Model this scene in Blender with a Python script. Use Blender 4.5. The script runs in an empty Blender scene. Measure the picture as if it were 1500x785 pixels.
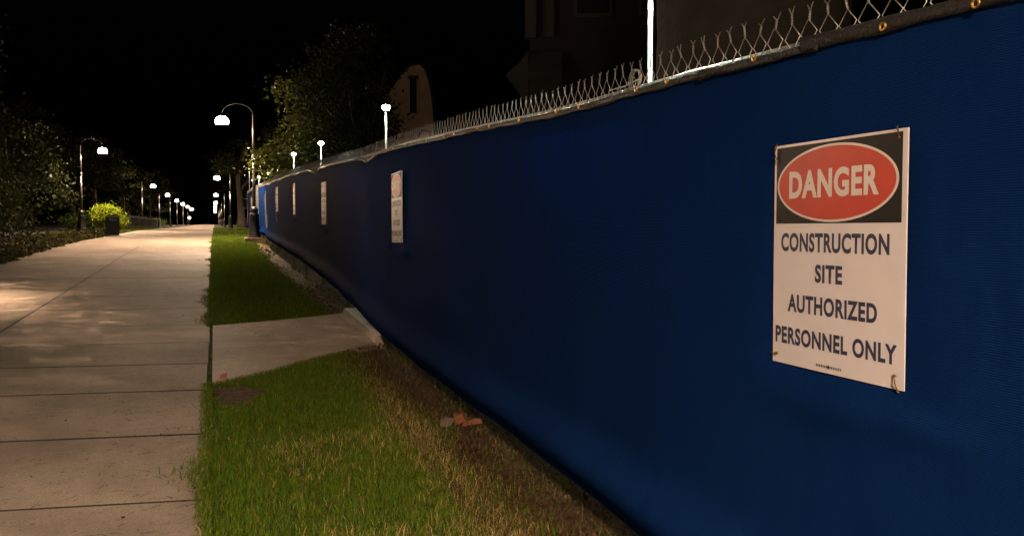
import bpy, math, random
import numpy as np
from mathutils import Vector, Matrix
R = math.radians
rng = np.random.default_rng(7)
random.seed(7)
scene = bpy.context.scene
C = scene.collection

# ------------------------------------------------------------------ camera
cam = bpy.data.cameras.new('camera'); cam_o = bpy.data.objects.new('camera', cam); C.objects.link(cam_o)
cam.sensor_width = 36.0; cam.lens = 28.0; cam.shift_y = -0.0112
cam.clip_start = 0.05; cam.clip_end = 3000
EYE = 1.37
cam_o.location = (0, 0, EYE); cam_o.rotation_euler = (R(88.0), 0, R(-20.47))
scene.camera = cam_o
# ------------------------------------------------------------------ night sky
world = bpy.data.worlds.new('World'); scene.world = world; world.use_nodes = True
wn = world.node_tree.nodes; bg = wn['Background']
sky = wn.new('ShaderNodeTexSky'); sky.sky_type = 'NISHITA'; sky.sun_disc = False
sky.sun_elevation = R(-4.0); sky.sun_rotation = R(200)
world.node_tree.links.new(sky.outputs[0], bg.inputs[0]); bg.inputs[1].default_value = 0.012
# ------------------------------------------------------------------ faint directional fill, added without a visible source
sun = bpy.data.lights.new('faint_fill', 'SUN'); sun.energy = 0.004; sun.angle = R(0.5); sun.color = (1, .95, .9)
sun_o = bpy.data.objects.new('faint_fill', sun); C.objects.link(sun_o); sun_o.rotation_euler = (R(50), 0, R(20))
# ------------------------------------------------------------------ exposure
vs = scene.view_settings
vs.view_transform = 'Standard'; vs.look = 'None'; vs.gamma = 1; vs.exposure = 0.0; vs.use_curve_mapping = False
scene.render.engine = 'CYCLES'
scene.cycles.use_denoising = True
scene.cycles.max_bounces = 5; scene.cycles.diffuse_bounces = 3; scene.cycles.glossy_bounces = 3
scene.cycles.sample_clamp_indirect = 3.0
scene.cycles.use_light_tree = True
STREET = (1.0, 0.70, 0.46); STREET_S = 66000.0     # warm path lamps
SITE = (0.93, 1.0, 0.82); SITE_S = 600.0          # greenish white site lamps

# ================================================================== helpers
GP = [(-60,-1.9),(0,0),(10,.33),(20,.68),(28,.95),(38,1.14),(48,1.27),(67,1.37),(86,1.43),(106,1.55),(145,1.8),(184,2.15),(260,2.6),(400,3),(900,3.4)]
GX = np.array([p[0] for p in GP], float); GZ = np.array([p[1] for p in GP], float)
def zg(y):
    y = np.asarray(y, float)
    return sum(np.interp(y + d, GX, GZ) for d in np.linspace(-4, 4, 9)) / 9 - .0
def zf(y): return float(zg(y))
def hash2(i, j, s=0):
    n = np.sin(i * 127.1 + j * 311.7 + s * 74.7) * 43758.5453
    return n - np.floor(n)
def vnoise(x, y, s=0):
    xi, yi = np.floor(x), np.floor(y); fx, fy = x - xi, y - yi
    fx = fx * fx * (3 - 2 * fx); fy = fy * fy * (3 - 2 * fy)
    a = hash2(xi, yi, s); b = hash2(xi + 1, yi, s); c = hash2(xi, yi + 1, s); d = hash2(xi + 1, yi + 1, s)
    return a + (b - a) * fx + (c - a) * fy + (a - b - c + d) * fx * fy
def fbm(x, y, s=0, o=4):
    v = 0; a = .5
    for k in range(o):
        v = v + a * vnoise(x * 2 ** k, y * 2 ** k, s + k); a *= .5
    return v
def link(o, parent=None):
    C.objects.link(o)
    if parent is not None: o.parent = parent
    return o
def mesh_obj(name, verts, faces, material, parent=None, smooth=False, col=None):
    me = bpy.data.meshes.new(name)
    if isinstance(verts, np.ndarray): verts = verts.reshape(-1, 3)
    if isinstance(faces, np.ndarray):
        nv, nf, k = len(verts), len(faces), faces.shape[1]
        me.vertices.add(nv); me.vertices.foreach_set('co', np.asarray(verts, np.float32).ravel())
        me.loops.add(nf * k); me.loops.foreach_set('vertex_index', faces.astype(np.int32).ravel())
        me.polygons.add(nf); me.polygons.foreach_set('loop_start', np.arange(0, nf * k, k, dtype=np.int32))
        me.update(calc_edges=True); me.validate()
    else:
        me.from_pydata([tuple(v) for v in verts], [], [tuple(f) for f in faces])
    if smooth: me.polygons.foreach_set('use_smooth', np.ones(len(me.polygons), bool))
    if col is not None:
        a = me.color_attributes.new('tint', 'FLOAT_COLOR', 'POINT')
        c4 = np.ones((len(me.vertices), 4), np.float32); c4[:, :3] = col
        a.data.foreach_set('color', c4.ravel())
    me.materials.append(material)
    return link(bpy.data.objects.new(name, me), parent)
def tag(o, label=None, cat=None, group=None, kind=None):
    if label: o['label'] = label
    if cat: o['category'] = cat
    if group: o['group'] = group
    if kind: o['kind'] = kind
    return o
def thing(name, label, cat, loc=(0,0,0), group=None, rz=0):
    o = bpy.data.objects.new(name, None); C.objects.link(o); o.location = loc; o.rotation_euler = (0, 0, rz)
    return tag(o, label, cat, group)
class MB:
    def __init__(s): s.v = []; s.f = []
    def add(s, v, f):
        b = len(s.v); s.v += [tuple(p) for p in v]; s.f += [tuple(i + b for i in q) for q in f]; return s
    def box(s, c, d, rz=0, taper=1.0):
        cx, cy, cz = c; dx, dy, dz = (q / 2 for q in d); v = []
        for zz, t in ((-dz, 1), (dz, taper)):
            for xx, yy in ((-dx, -dy), (dx, -dy), (dx, dy), (-dx, dy)):
                x, y = xx * t, yy * t
                v.append((cx + x * math.cos(rz) - y * math.sin(rz), cy + x * math.sin(rz) + y * math.cos(rz), cz + zz))
        return s.add(v, [(3,2,1,0),(4,5,6,7),(0,1,5,4),(1,2,6,5),(2,3,7,6),(3,0,4,7)])
    def tube(s, pts, r, n=8, cap=True):
        pts = [Vector(p) for p in pts]; rr = r if hasattr(r, '__len__') else [r] * len(pts)
        v = []; f = []; prev = None
        for i, p in enumerate(pts):
            t = (pts[min(i + 1, len(pts) - 1)] - pts[max(i - 1, 0)]).normalized()
            if prev is None:
                a = t.orthogonal().normalized()
            else:
                a = (prev - t * prev.dot(t)); a = a.normalized() if a.length > 1e-6 else t.orthogonal().normalized()
            prev = a; b = t.cross(a)
            for k in range(n):
                q = 2 * math.pi * k / n
                v.append(p + (a * math.cos(q) + b * math.sin(q)) * rr[i])
        for i in range(len(pts) - 1):
            for k in range(n):
                f.append((i * n + k, i * n + (k + 1) % n, (i + 1) * n + (k + 1) % n, (i + 1) * n + k))
        if cap:
            f.append(tuple(range(n - 1, -1, -1))); f.append(tuple((len(pts) - 1) * n + k for k in range(n)))
        return s.add(v, f)
    def lathe(s, prof, n=20, c=(0,0,0), cap=True):
        v = []; f = []
        for (r, z) in prof:
            for k in range(n):
                q = 2 * math.pi * k / n; v.append((c[0] + r * math.cos(q), c[1] + r * math.sin(q), c[2] + z))
        for i in range(len(prof) - 1):
            for k in range(n):
                f.append((i * n + k, i * n + (k + 1) % n, (i + 1) * n + (k + 1) % n, (i + 1) * n + k))
        if cap:
            f.append(tuple(range(n - 1, -1, -1))); f.append(tuple((len(prof) - 1) * n + k for k in range(n)))
        return s.add(v, f)
    def torus(s, c, R_, r, ax='z', n=20, m=6, sy=1.0):
        v = []; f = []
        for i in range(n):
            a = 2 * math.pi * i / n
            for j in range(m):
                b = 2 * math.pi * j / m; q = R_ + r * math.cos(b)
                p = (q * math.cos(a), q * math.sin(a) * sy, r * math.sin(b))
                if ax == 'x': p = (p[2], p[0], p[1])
                if ax == 'y': p = (p[0], p[2], p[1])
                v.append((c[0] + p[0], c[1] + p[1], c[2] + p[2]))
        for i in range(n):
            for j in range(m):
                f.append((i * m + j, ((i + 1) % n) * m + j, ((i + 1) % n) * m + (j + 1) % m, i * m + (j + 1) % m))
        return s.add(v, f)
    def sphere(s, c, r, n=14, m=9, sz=1.0):
        return s.lathe([(max(r * math.sin(math.pi * i / m), 1e-4), -r * sz * math.cos(math.pi * i / m)) for i in range(m + 1)], n, c, False)
    def build(s, name, m, parent=None, smooth=False): return mesh_obj(name, s.v, s.f, m, parent, smooth)
def copy_tree(o, parent=None):
    c = o.copy(); link(c, parent)
    for ch in list(o.children): copy_tree(ch, c)
    return c

# ------------------------------------------------------------------ materials
def mat(name, color, rough=.7, metal=0.0, spec=.4, var=0.0, vscale=5.0, bump=0.0, bscale=40.0, island=0.0):
    m = bpy.data.materials.new(name); m.use_nodes = True; nt = m.node_tree; p = nt.nodes['Principled BSDF']
    p.inputs['Base Color'].default_value = (*color, 1); p.inputs['Roughness'].default_value = rough
    p.inputs['Metallic'].default_value = metal; p.inputs['Specular IOR Level'].default_value = spec
    tc = nt.nodes.new('ShaderNodeTexCoord')
    if var > 0:
        n = nt.nodes.new('ShaderNodeTexNoise'); n.inputs['Scale'].default_value = vscale; n.inputs['Detail'].default_value = 6
        nt.links.new(tc.outputs['Object'], n.inputs['Vector'])
        mr = nt.nodes.new('ShaderNodeMapRange'); mr.inputs['From Min'].default_value = .25; mr.inputs['From Max'].default_value = .75
        mr.inputs['To Min'].default_value = 1 - var; mr.inputs['To Max'].default_value = 1 + var
        nt.links.new(n.outputs['Fac'], mr.inputs['Value'])
        mx = nt.nodes.new('ShaderNodeMix'); mx.data_type = 'RGBA'; mx.blend_type = 'MULTIPLY'; mx.inputs[0].default_value = 1
        mx.inputs[6].default_value = (*color, 1); nt.links.new(mr.outputs[0], mx.inputs[7])
        nt.links.new(mx.outputs[2], p.inputs['Base Color'])
    if bump > 0:
        n2 = nt.nodes.new('ShaderNodeTexNoise'); n2.inputs['Scale'].default_value = bscale; n2.inputs['Detail'].default_value = 5
        nt.links.new(tc.outputs['Object'], n2.inputs['Vector'])
        b = nt.nodes.new('ShaderNodeBump'); b.inputs['Strength'].default_value = bump; b.inputs['Distance'].default_value = .02
        nt.links.new(n2.outputs['Fac'], b.inputs['Height']); nt.links.new(b.outputs[0], p.inputs['Normal'])
    return m
def emit(name, color, s):
    m = bpy.data.materials.new(name); m.use_nodes = True; nt = m.node_tree; nt.nodes.clear()
    e = nt.nodes.new('ShaderNodeEmission'); o = nt.nodes.new('ShaderNodeOutputMaterial')
    e.inputs[0].default_value = (*color, 1); e.inputs[1].default_value = s; nt.links.new(e.outputs[0], o.inputs[0]); return m
def leafmat(name, trans=.35, rough=.55):
    m = bpy.data.materials.new(name); m.use_nodes = True; nt = m.node_tree; p = nt.nodes['Principled BSDF']
    at = nt.nodes.new('ShaderNodeAttribute'); at.attribute_name = 'tint'
    nt.links.new(at.outputs['Color'], p.inputs['Base Color']); p.inputs['Roughness'].default_value = rough; p.inputs['Specular IOR Level'].default_value = .08
    t = nt.nodes.new('ShaderNodeBsdfTranslucent'); nt.links.new(at.outputs['Color'], t.inputs[0])
    mx = nt.nodes.new('ShaderNodeMixShader'); mx.inputs[0].default_value = trans
    nt.links.new(p.outputs[0], mx.inputs[1]); nt.links.new(t.outputs[0], mx.inputs[2])
    nt.links.new(mx.outputs[0], nt.nodes['Material Output'].inputs[0]); return m

def concrete_mat(name, base, rnd=.17):
    m = bpy.data.materials.new(name); m.use_nodes = True; nt = m.node_tree; L = nt.links.new; p = nt.nodes['Principled BSDF']
    g = nt.nodes.new('ShaderNodeNewGeometry'); oi = nt.nodes.new('ShaderNodeObjectInfo')
    def noise(sc, det=6, rough=.6):
        n = nt.nodes.new('ShaderNodeTexNoise'); n.inputs['Scale'].default_value = sc; n.inputs['Detail'].default_value = det
        n.inputs['Roughness'].default_value = rough; L(g.outputs['Position'], n.inputs['Vector']); return n
    def ramp(src, a, b, lo, hi):
        r = nt.nodes.new('ShaderNodeMapRange'); r.inputs[1].default_value = a; r.inputs[2].default_value = b
        r.inputs[3].default_value = lo; r.inputs[4].default_value = hi; L(src, r.inputs[0]); return r.outputs[0]
    def mul(a, b):
        q = nt.nodes.new('ShaderNodeMath'); q.operation = 'MULTIPLY'; L(a, q.inputs[0]); L(b, q.inputs[1]); return q.outputs[0]
    f = mul(ramp(noise(.9).outputs['Fac'], .32, .68, .60, 1.2), ramp(noise(7, 8, .7).outputs['Fac'], .3, .7, .84, 1.12))
    f = mul(f, ramp(noise(140, 3, .8).outputs['Fac'], .3, .7, .55, 1.4))
    f = mul(f, ramp(oi.outputs['Random'], 0, 1, 1 - rnd, 1 + rnd))
    # dark pits and specks in the exposed aggregate
    vo = nt.nodes.new('ShaderNodeTexVoronoi'); vo.inputs['Scale'].default_value = 55; L(g.outputs['Position'], vo.inputs['Vector'])
    f = mul(f, ramp(vo.outputs['Distance'], .05, .2, .7, 1.0))
    st = nt.nodes.new('ShaderNodeTexNoise'); st.inputs['Scale'].default_value = 24; st.inputs['Detail'].default_value = 3; L(g.outputs['Position'], st.inputs['Vector'])
    f = mul(f, ramp(st.outputs['Fac'], .64, .70, 1.0, .62))
    mx = nt.nodes.new('ShaderNodeMix'); mx.data_type = 'RGBA'; mx.blend_type = 'MULTIPLY'; mx.inputs[0].default_value = 1
    mx.inputs[6].default_value = (*base, 1); L(f, mx.inputs[7]); L(mx.outputs[2], p.inputs['Base Color'])
    p.inputs['Roughness'].default_value = .75; p.inputs['Specular IOR Level'].default_value = .35
    b = nt.nodes.new('ShaderNodeBump'); b.inputs['Strength'].default_value = .35; b.inputs['Distance'].default_value = .006
    L(noise(160, 4, .75).outputs['Fac'], b.inputs['Height']); L(b.outputs[0], p.inputs['Normal'])
    return m

def fabric_mat():
    m = bpy.data.materials.new('woven_blue_fabric'); m.use_nodes = True; nt = m.node_tree; L = nt.links.new; p = nt.nodes['Principled BSDF']
    g = nt.nodes.new('ShaderNodeNewGeometry'); sep = nt.nodes.new('ShaderNodeSeparateXYZ'); L(g.outputs['Position'], sep.inputs[0])
    nz = nt.nodes.new('ShaderNodeTexNoise'); nz.inputs['Scale'].default_value = 1.6; nz.inputs['Detail'].default_value = 7; nz.inputs['Roughness'].default_value = .65
    L(g.outputs['Position'], nz.inputs['Vector'])
    sp = nt.nodes.new('ShaderNodeTexNoise'); sp.inputs['Scale'].default_value = 260; sp.inputs['Detail'].default_value = 2
    L(g.outputs['Position'], sp.inputs['Vector'])
    cr = nt.nodes.new('ShaderNodeValToRGB'); cr.color_ramp.elements[0].color = (.0030, .0172, .082, 1); cr.color_ramp.elements[1].color = (.0038, .0215, .104, 1)
    cr.color_ramp.elements[0].position = .3; cr.color_ramp.elements[1].position = .7; L(nz.outputs['Fac'], cr.inputs[0])
    lint = nt.nodes.new('ShaderNodeMapRange'); lint.inputs[1].default_value = .70; lint.inputs[2].default_value = .80; lint.inputs[4].default_value = .55
    L(sp.outputs['Fac'], lint.inputs[0])
    mx = nt.nodes.new('ShaderNodeMix'); mx.data_type = 'RGBA'; L(lint.outputs[0], mx.inputs[0]); L(cr.outputs[0], mx.inputs[6]); mx.inputs[7].default_value = (.07, .10, .2, 1)
    L(mx.outputs[2], p.inputs['Base Color'])
    p.inputs['Roughness'].default_value = .62; p.inputs['Specular IOR Level'].default_value = .02
    p.inputs['Sheen Weight'].default_value = .0
    # horizontal ribs of the knit
    w = nt.nodes.new('ShaderNodeMath'); w.operation = 'MULTIPLY'; w.inputs[1].default_value = 2 * math.pi / .0052; 
    ad = nt.nodes.new('ShaderNodeMath'); ad.operation = 'MULTIPLY_ADD'; ad.inputs[1].default_value = .012
    L(nz.outputs['Fac'], ad.inputs[0]); L(sep.outputs['Z'], ad.inputs[2]); L(ad.outputs[0], w.inputs[0])
    sn = nt.nodes.new('ShaderNodeMath'); sn.operation = 'SINE'; L(w.outputs[0], sn.inputs[0])
    fn = nt.nodes.new('ShaderNodeTexNoise'); fn.inputs['Scale'].default_value = 90; L(g.outputs['Position'], fn.inputs['Vector'])
    s2 = nt.nodes.new('ShaderNodeMath'); s2.operation = 'ADD'; L(sn.outputs[0], s2.inputs[0]); L(fn.outputs['Fac'], s2.inputs[1])
    b = nt.nodes.new('ShaderNodeBump'); b.inputs['Strength'].default_value = .5; b.inputs['Distance'].default_value = .0016
    L(s2.outputs[0], b.inputs['Height']); L(b.outputs[0], p.inputs['Normal'])
    t = nt.nodes.new('ShaderNodeBsdfTranslucent'); t.inputs[0].default_value = (.003, .022, .26, 1)
    ms = nt.nodes.new('ShaderNodeMixShader')
    mp = nt.nodes.new('ShaderNodeMapping'); mp.inputs['Scale'].default_value = (1, 22, 5); L(g.outputs['Position'], mp.inputs[0])
    tn = nt.nodes.new('ShaderNodeTexNoise'); tn.inputs['Scale'].default_value = 1.0; tn.inputs['Detail'].default_value = 6; tn.inputs['Roughness'].default_value = .7; L(mp.outputs[0], tn.inputs['Vector'])
    tr = nt.nodes.new('ShaderNodeMapRange'); tr.inputs[1].default_value = .42; tr.inputs[2].default_value = .66; tr.inputs[3].default_value = .05; tr.inputs[4].default_value = .24
    L(tn.outputs['Fac'], tr.inputs[0]); L(tr.outputs[0], ms.inputs[0])
    df = nt.nodes.new('ShaderNodeBsdfDiffuse'); L(mx.outputs[2], df.inputs[0]); L(b.outputs[0], df.inputs['Normal'])
    m2 = nt.nodes.new('ShaderNodeMixShader'); m2.inputs[0].default_value = .22; L(df.outputs[0], m2.inputs[1]); L(p.outputs[0], m2.inputs[2])
    L(m2.outputs[0], ms.inputs[1]); L(t.outputs[0], ms.inputs[2]); L(ms.outputs[0], nt.nodes['Material Output'].inputs[0])
    return m

M = dict(
    soil=mat('soil', (.082, .046, .023), .95, var=.65, vscale=22, bump=.9, bscale=60),
    turf=mat('turf_soil', (.022, .034, .008), .95, var=.4, vscale=9, bump=.8, bscale=80),
    joint=mat('joint_dirt', (.022, .016, .011), .95, var=.5, vscale=30),
    filler=mat('joint_filler', (.62, .54, .46), .8, var=.3, vscale=40),
    mulch=mat('mulch', (.030, .021, .013), .95, var=.4, vscale=11, bump=1.0, bscale=50),
    far=mat('dark_ground', (.03, .035, .014), .95, var=.4, vscale=1.5),
    slab=concrete_mat('path_concrete', (.325, .258, .205)),
    stub=concrete_mat('walk_concrete', (.42, .345, .28), .02),
    plinth=concrete_mat('plinth_concrete', (.42, .31, .24), .02),
    fabric=fabric_mat(),
    hem=mat('black_binding', (.012, .012, .013), .55, spec=.35, bump=.4, bscale=120),
    brass=mat('brass', (.62, .36, .10), .35, 1.0),
    galv=mat('galvanized_steel', (.52, .53, .52), .38, .85, var=.15, vscale=30, bump=.15, bscale=90),
    wire=mat('galvanized_wire', (.25, .25, .245), .42, .8),
    stake=mat('white_pole_paint', (.72, .74, .70), .45, var=.08, vscale=12),
    iron=mat('black_cast_iron', (.007, .007, .0075), .42, spec=.4, bump=.15, bscale=50),
    arm=mat('matte_black', (.003, .003, .003), .8, spec=.1),
    pole=mat('dark_pole_paint', (.018, .016, .014), .34, spec=.5),
    white=mat('sign_white', (.53, .505, .545), .38, spec=.4, var=.05, vscale=9, bump=.05, bscale=12),
    black=mat('sign_black', (.011, .010, .010), .45, spec=.2),
    red=mat('sign_red', (.38, .042, .026), .40, spec=.4, var=.08, vscale=14),
    ink=mat('sign_navy_ink', (.022, .026, .062), .45),
    letter=mat('sign_letter_white', (.52, .48, .47), .4),
    tie=mat('rusty_tie_wire', (.10, .055, .02), .5, .5),
    bark=mat('bark', (.034, .025, .018), .95, var=.45, vscale=7, bump=1.0, bscale=18),
    oldbark=mat('old_bark', (.016, .0125, .0085), .95, var=.5, vscale=5, bump=.8, bscale=14),
    leaf=leafmat('leaf'), grass=leafmat('grass_blade', .3, .6), dry=leafmat('dry_blade', .25, .7),
    stone=mat('tan_render', (.27, .18, .11), .9, var=.2, vscale=2.5, bump=.4, bscale=20),
    brick=mat('dark_masonry', (.010, .006, .0045), .9, var=.25, vscale=3, bump=.4, bscale=30),
    trimstone=mat('trim_stone', (.02, .017, .012), .85, var=.2, vscale=4),
    glass=mat('dark_window_glass', (.01, .011, .012), .08, spec=.6),
    bin=mat('bin_plastic', (.004, .0036, .0036), .7, spec=.12),
    clay=mat('clay_brick', (.20, .072, .032), .9, var=.2, vscale=40, bump=.5, bscale=90),
    chip=mat('grey_chip', (.15, .12, .09), .9, var=.25, vscale=20, bump=.5, bscale=40),
    rock=mat('pale_stone', (.36, .32, .28), .9, var=.25, vscale=20, bump=.5, bscale=40),
    twig=mat('twig_brown', (.045, .027, .016), .9, var=.4, vscale=30),
    lamp=emit('street_lamp_glow', STREET, STREET_S),
    lens=emit('lantern_glass_glow', STREET, 1050.0),
    led=emit('site_lamp_glow', SITE, SITE_S),
    flood=emit('flood_glow', (1, .93, .82), 900.0),
    pink=mat('pink_marking_paint', (.5, .10, .10), .8),
)

# ================================================================== setting
def sheet(name, x0, x1, ys, dz, material, nx=2, amp=0.0, xfun=None, kind='structure'):
    xs = np.linspace(0, 1, nx); X = []; Y = []; Z = []
    for y in ys:
        a, b = (x0, x1) if xfun is None else xfun(y)
        for t in xs:
            x = a + (b - a) * t; X.append(x); Y.append(y)
    X = np.array(X); Y = np.array(Y)
    Z = zg(Y) + dz + (amp * (fbm(X * 3.1, Y * 3.1, 5) - .5) if amp else 0)
    V = np.stack([X, Y, Z], 1); n = len(ys)
    i = (np.arange(n - 1)[:, None] * nx + np.arange(nx - 1)[None, :]).ravel()
    F = np.stack([i, i + 1, i + nx + 1, i + nx], 1)
    o = mesh_obj(name, V, F, material, None, True)
    tag(o, kind=kind); return o
yl = list(np.arange(-60, 120, 3.0)) + list(np.arange(120, 900, 30.0))
ground = sheet('ground', -400, 400, yl, -.10, M['far'], 30)
yn = np.arange(-3.0, 33.01, .06)
lawn = sheet('lawn', -.09, 1.22, yn, -.012, M['turf'], 22, .03)
bed = sheet('bare_soil_strip', 1.0, 3.2, yn, -.05, M['soil'], 34, .06)
lawn2 = sheet('far_lawn', -.09, 16, np.arange(33.0, 240, 2.0), -.012, M['turf'], 12, .05)
site = sheet('site_ground', 3.15, 60, np.arange(-20, 33.1, 1.0), -.05, M['soil'], 20, .1)
verge = sheet('verge', -60, -3.9, np.arange(-20, 240, 1.0), -.02, M['mulch'], 60, .10)
def pedge(y): return (float(np.interp(y, [0, 28, 35, 60], [-4.15, -4.1, -3.85, -3.9])), -.05)
path = sheet('path', 0, 0, np.concatenate([np.arange(25.6, 120, 2.0), np.arange(120, 420, 15.0)]), .004, M['slab'], 3, 0, pedge)
jb = sheet('joint_soil', 0, 0, np.arange(-3.6, 26.4, .5), +.0025, M['joint'], 3, 0, lambda y: (-4.13, -.07))
joints = [-3.5, -2.2, -.9, .4, 1.55, 2.72, 3.86, 4.97, 6.13, 7.13, 8.2, 9.35, 10.78, 12.2, 13.6, 15.0, 16.4, 17.8, 19.2, 20.6, 22.0, 23.4, 24.8, 25.62]
SK = -.17
def slab(x0, x1, ya, yb, lift, gap, w):
    def pt(x, y, ins, dz):
        xx = x0 + ins if x == x0 else x1 - ins
        s = SK * xx if yb < 25.6 else SK * xx * (25.6 - y) / (25.6 - ya + 1e-6) if y == yb else SK * xx
        yy = (ya + ins if y == ya else yb - ins) + s
        return (xx, yy, zf(yy) + lift + dz + w * (xx + 2) * .5)
    g = gap / 2; V = []
    for ins, dz in ((g, -.09), (g, -.001), (g + .001, 0)):
        for x, y in ((x0, ya), (x1, ya), (x1, yb), (x0, yb)): V.append(pt(x, y, ins, dz))
    F = [(8, 9, 10, 11)]
    for k in (0, 4):
        for j in range(4): F.append((k + j, k + (j + 1) % 4, k + 4 + (j + 1) % 4, k + 4 + j))
    return V, F
for i in range(len(joints) - 1):
    ya, yb = joints[i], joints[i + 1]
    for (x0, x1) in ((-2.06, -.05), (-4.15, -2.06)):
        gp = {4.97: .036, 6.13: .042, 3.86: .034, 7.13: .030}.get(ya, .021)
        V, F = slab(x0, x1, ya, yb, .0045 + random.uniform(-.0008, .0012), gp, random.uniform(-.0006, .0006))
        mesh_obj('slab', V, F, M['slab'], path)
V = []; F = []
for k in range(12):
    x = -1.98 + .088 * k; y = 10.775 + SK * x
    V += [(x, y - .016 - random.uniform(0, .008), zf(y) + .013), (x, y + .012 + random.uniform(0, .008), zf(y) + .013)]
for k in range(11): F.append((2*k, 2*k+2, 2*k+3, 2*k+1))
mesh_obj('joint_filler', V, F, M['filler'], path)
# short cross walk from the path to the site
V = []; F = []
near = [(-.03, 6.34), (.35, 6.62), (.8, 7.1), (1.44, 7.64)]; far = [(-.03, 9.2), (.5, 9.36), (1.0, 9.56), (1.44, 9.81)]
for dz in (.016, -.09):
    for a, b in zip(near, far):
        V.append((a[0], a[1], zf(a[1]) + dz)); V.append((b[0], b[1], zf(b[1]) + dz))
for k in range(3):
    F.append((2*k, 2*k+2, 2*k+3, 2*k+1)); F.append((2*k, 2*k+8, 2*k+10, 2*k+2)); F.append((2*k+1, 2*k+3, 2*k+11, 2*k+9))
F += [(0, 1, 9, 8), (6, 14, 15, 7)]
bp = []
for k in range(28):
    a = 2 * math.pi * k / 28
    for q in (0.34, .68, 1.0):
        rr = 1.3 * q * (1 + .28 * math.sin(3 * a + .5) + .18 * math.sin(5 * a + 1)); yy = 5.93 + .33 * rr * math.sin(a); bp.append((.14 + .17 * rr * math.cos(a), yy, zf(yy) + .012 * (1 - q) + random.uniform(-.004, .006) - (.02 if q == 1 else 0)))
bp.append((.14, 5.93, zf(5.93) + .018)); bf = []
for k in range(28):
    a, b = 3 * k, 3 * ((k + 1) % 28); bf += [(84, a, b), (a, a + 1, b + 1, b), (a + 1, a + 2, b + 2, b + 1)]
tag(mesh_obj('bare_soil_patch', bp, bf, M['soil']), kind='structure')
walk = mesh_obj('cross_walk', V, F, M['stub']); tag(walk, kind='structure')
z8 = zf(8.6)
st = MB(); st.add([(1.425,7.66,zf(7.66)-.1),(1.425,9.84,zf(9.84)-.1),(2.6,9.84,zf(9.84)-.1),(2.6,7.66,zf(7.66)-.1),
                   (1.47,7.70,zf(7.7)+.075),(1.47,9.80,zf(9.8)+.075),(2.6,9.80,zf(9.8)+.075),(2.6,7.70,zf(7.7)+.075)],
                  [(0,1,2,3),(7,6,5,4),(1,0,4,5),(2,1,5,6),(3,2,6,7),(0,3,7,4)])
step = st.build('concrete_step', M['stub']); tag(step, 'low concrete step at the end of the cross walk, under the fence', 'step')
mk = MB(); mk.add([(.02, 6.41, zf(6.41)+.020), (.075, 6.45, zf(6.45)+.020), (.08, 6.62, zf(6.62)+.020), (.03, 6.58, zf(6.58)+.020)], [(0,1,2,3)])
mk.build('paint_mark', M['pink'], walk)

# ================================================================== fence
TOPY = [-4, 1.29, 1.70, 2.12, 2.85, 3.11, 3.93, 4.74, 5.95, 7.37, 8.2, 10, 12.17, 14.36, 16.5, 21.2, 24.8, 28.5, 31, 36, 44]
TOPZ = [1.70, 1.862, 1.881, 1.904, 1.922, 1.925, 1.962, 2.009, 2.067, 2.124, 2.14, 2.225, 2.317, 2.408, 2.49, 2.64, 2.72, 2.83, 2.90, 3.02, 3.13]
def rail(y):
    y = np.asarray(y, float)
    return sum(np.interp(y + d, TOPY, TOPZ) for d in np.linspace(-.4, .4, 5)) / 5
BOTY = [-3, 2.6, 3.15, 4.0, 5.4, 7.75, 10.2, 13.2, 16.7, 21.4, 25.8, 31, 36, 44]
BOTZ = [.10, .209, .234, .245, .279, .346, .504, .653, .774, .893, 1.053, 1.21, 1.32, 1.42]
def sbot(y): return np.interp(y, BOTY, BOTZ)
FEND = 41.0
fence = thing('chain_link_fence', 'galvanized chain link fence with twisted wire tips, carrying the blue screen', 'fence', (0, 0, 0))
PY = [2.68 + 2.45 * k for k in range(-1, 16)]
PY = [y for y in PY if y < FEND]
for y in PY:
    b = MB(); b.tube([(1.562, y, zf(y) - .25), (1.562, y, float(rail(y)) - .045)], .028, 10)
    b.sphere((1.562, y, float(rail(y)) - .045), .032, 10, 6); b.build('fence_post', M['galv'], fence, True)
for a, b_ in zip([-1.5] + PY, PY + [FEND]):
    ys = np.linspace(a, b_, 8)
    MB().tube([(1.532, y, float(rail(y)) - .021) for y in ys], .021, 10).build('top_rail', M['galv'], fence, True)
# wire fabric: zigzag wires with twisted Y tips
def tubes_np(paths, r, n=3):
    """paths: (P, K, 3) array of polylines -> verts, quad faces"""
    P, K, _ = paths.shape
    t = np.gradient(paths, axis=1); t /= np.linalg.norm(t, axis=2, keepdims=True) + 1e-9
    a = np.cross(t, np.array([1.0, .02, .03])); a /= np.linalg.norm(a, axis=2, keepdims=True) + 1e-9
    b = np.cross(t, a); q = 2 * np.pi * np.arange(n) / n
    V = paths[:, :, None, :] + r * (a[:, :, None, :] * np.cos(q)[None, None, :, None] + b[:, :, None, :] * np.sin(q)[None, None, :, None])
    idx = np.arange(P * K * n).reshape(P, K, n)
    A = idx[:, :-1, :]; B = idx[:, 1:, :]
    F = np.stack([A, np.roll(A, -1, 2), np.roll(B, -1, 2), B], -1).reshape(-1, 4)
    return V.reshape(-1, 3), F
CELL = .0695
y0s = np.arange(-1.4, FEND - .1, CELL / 2)
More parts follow.
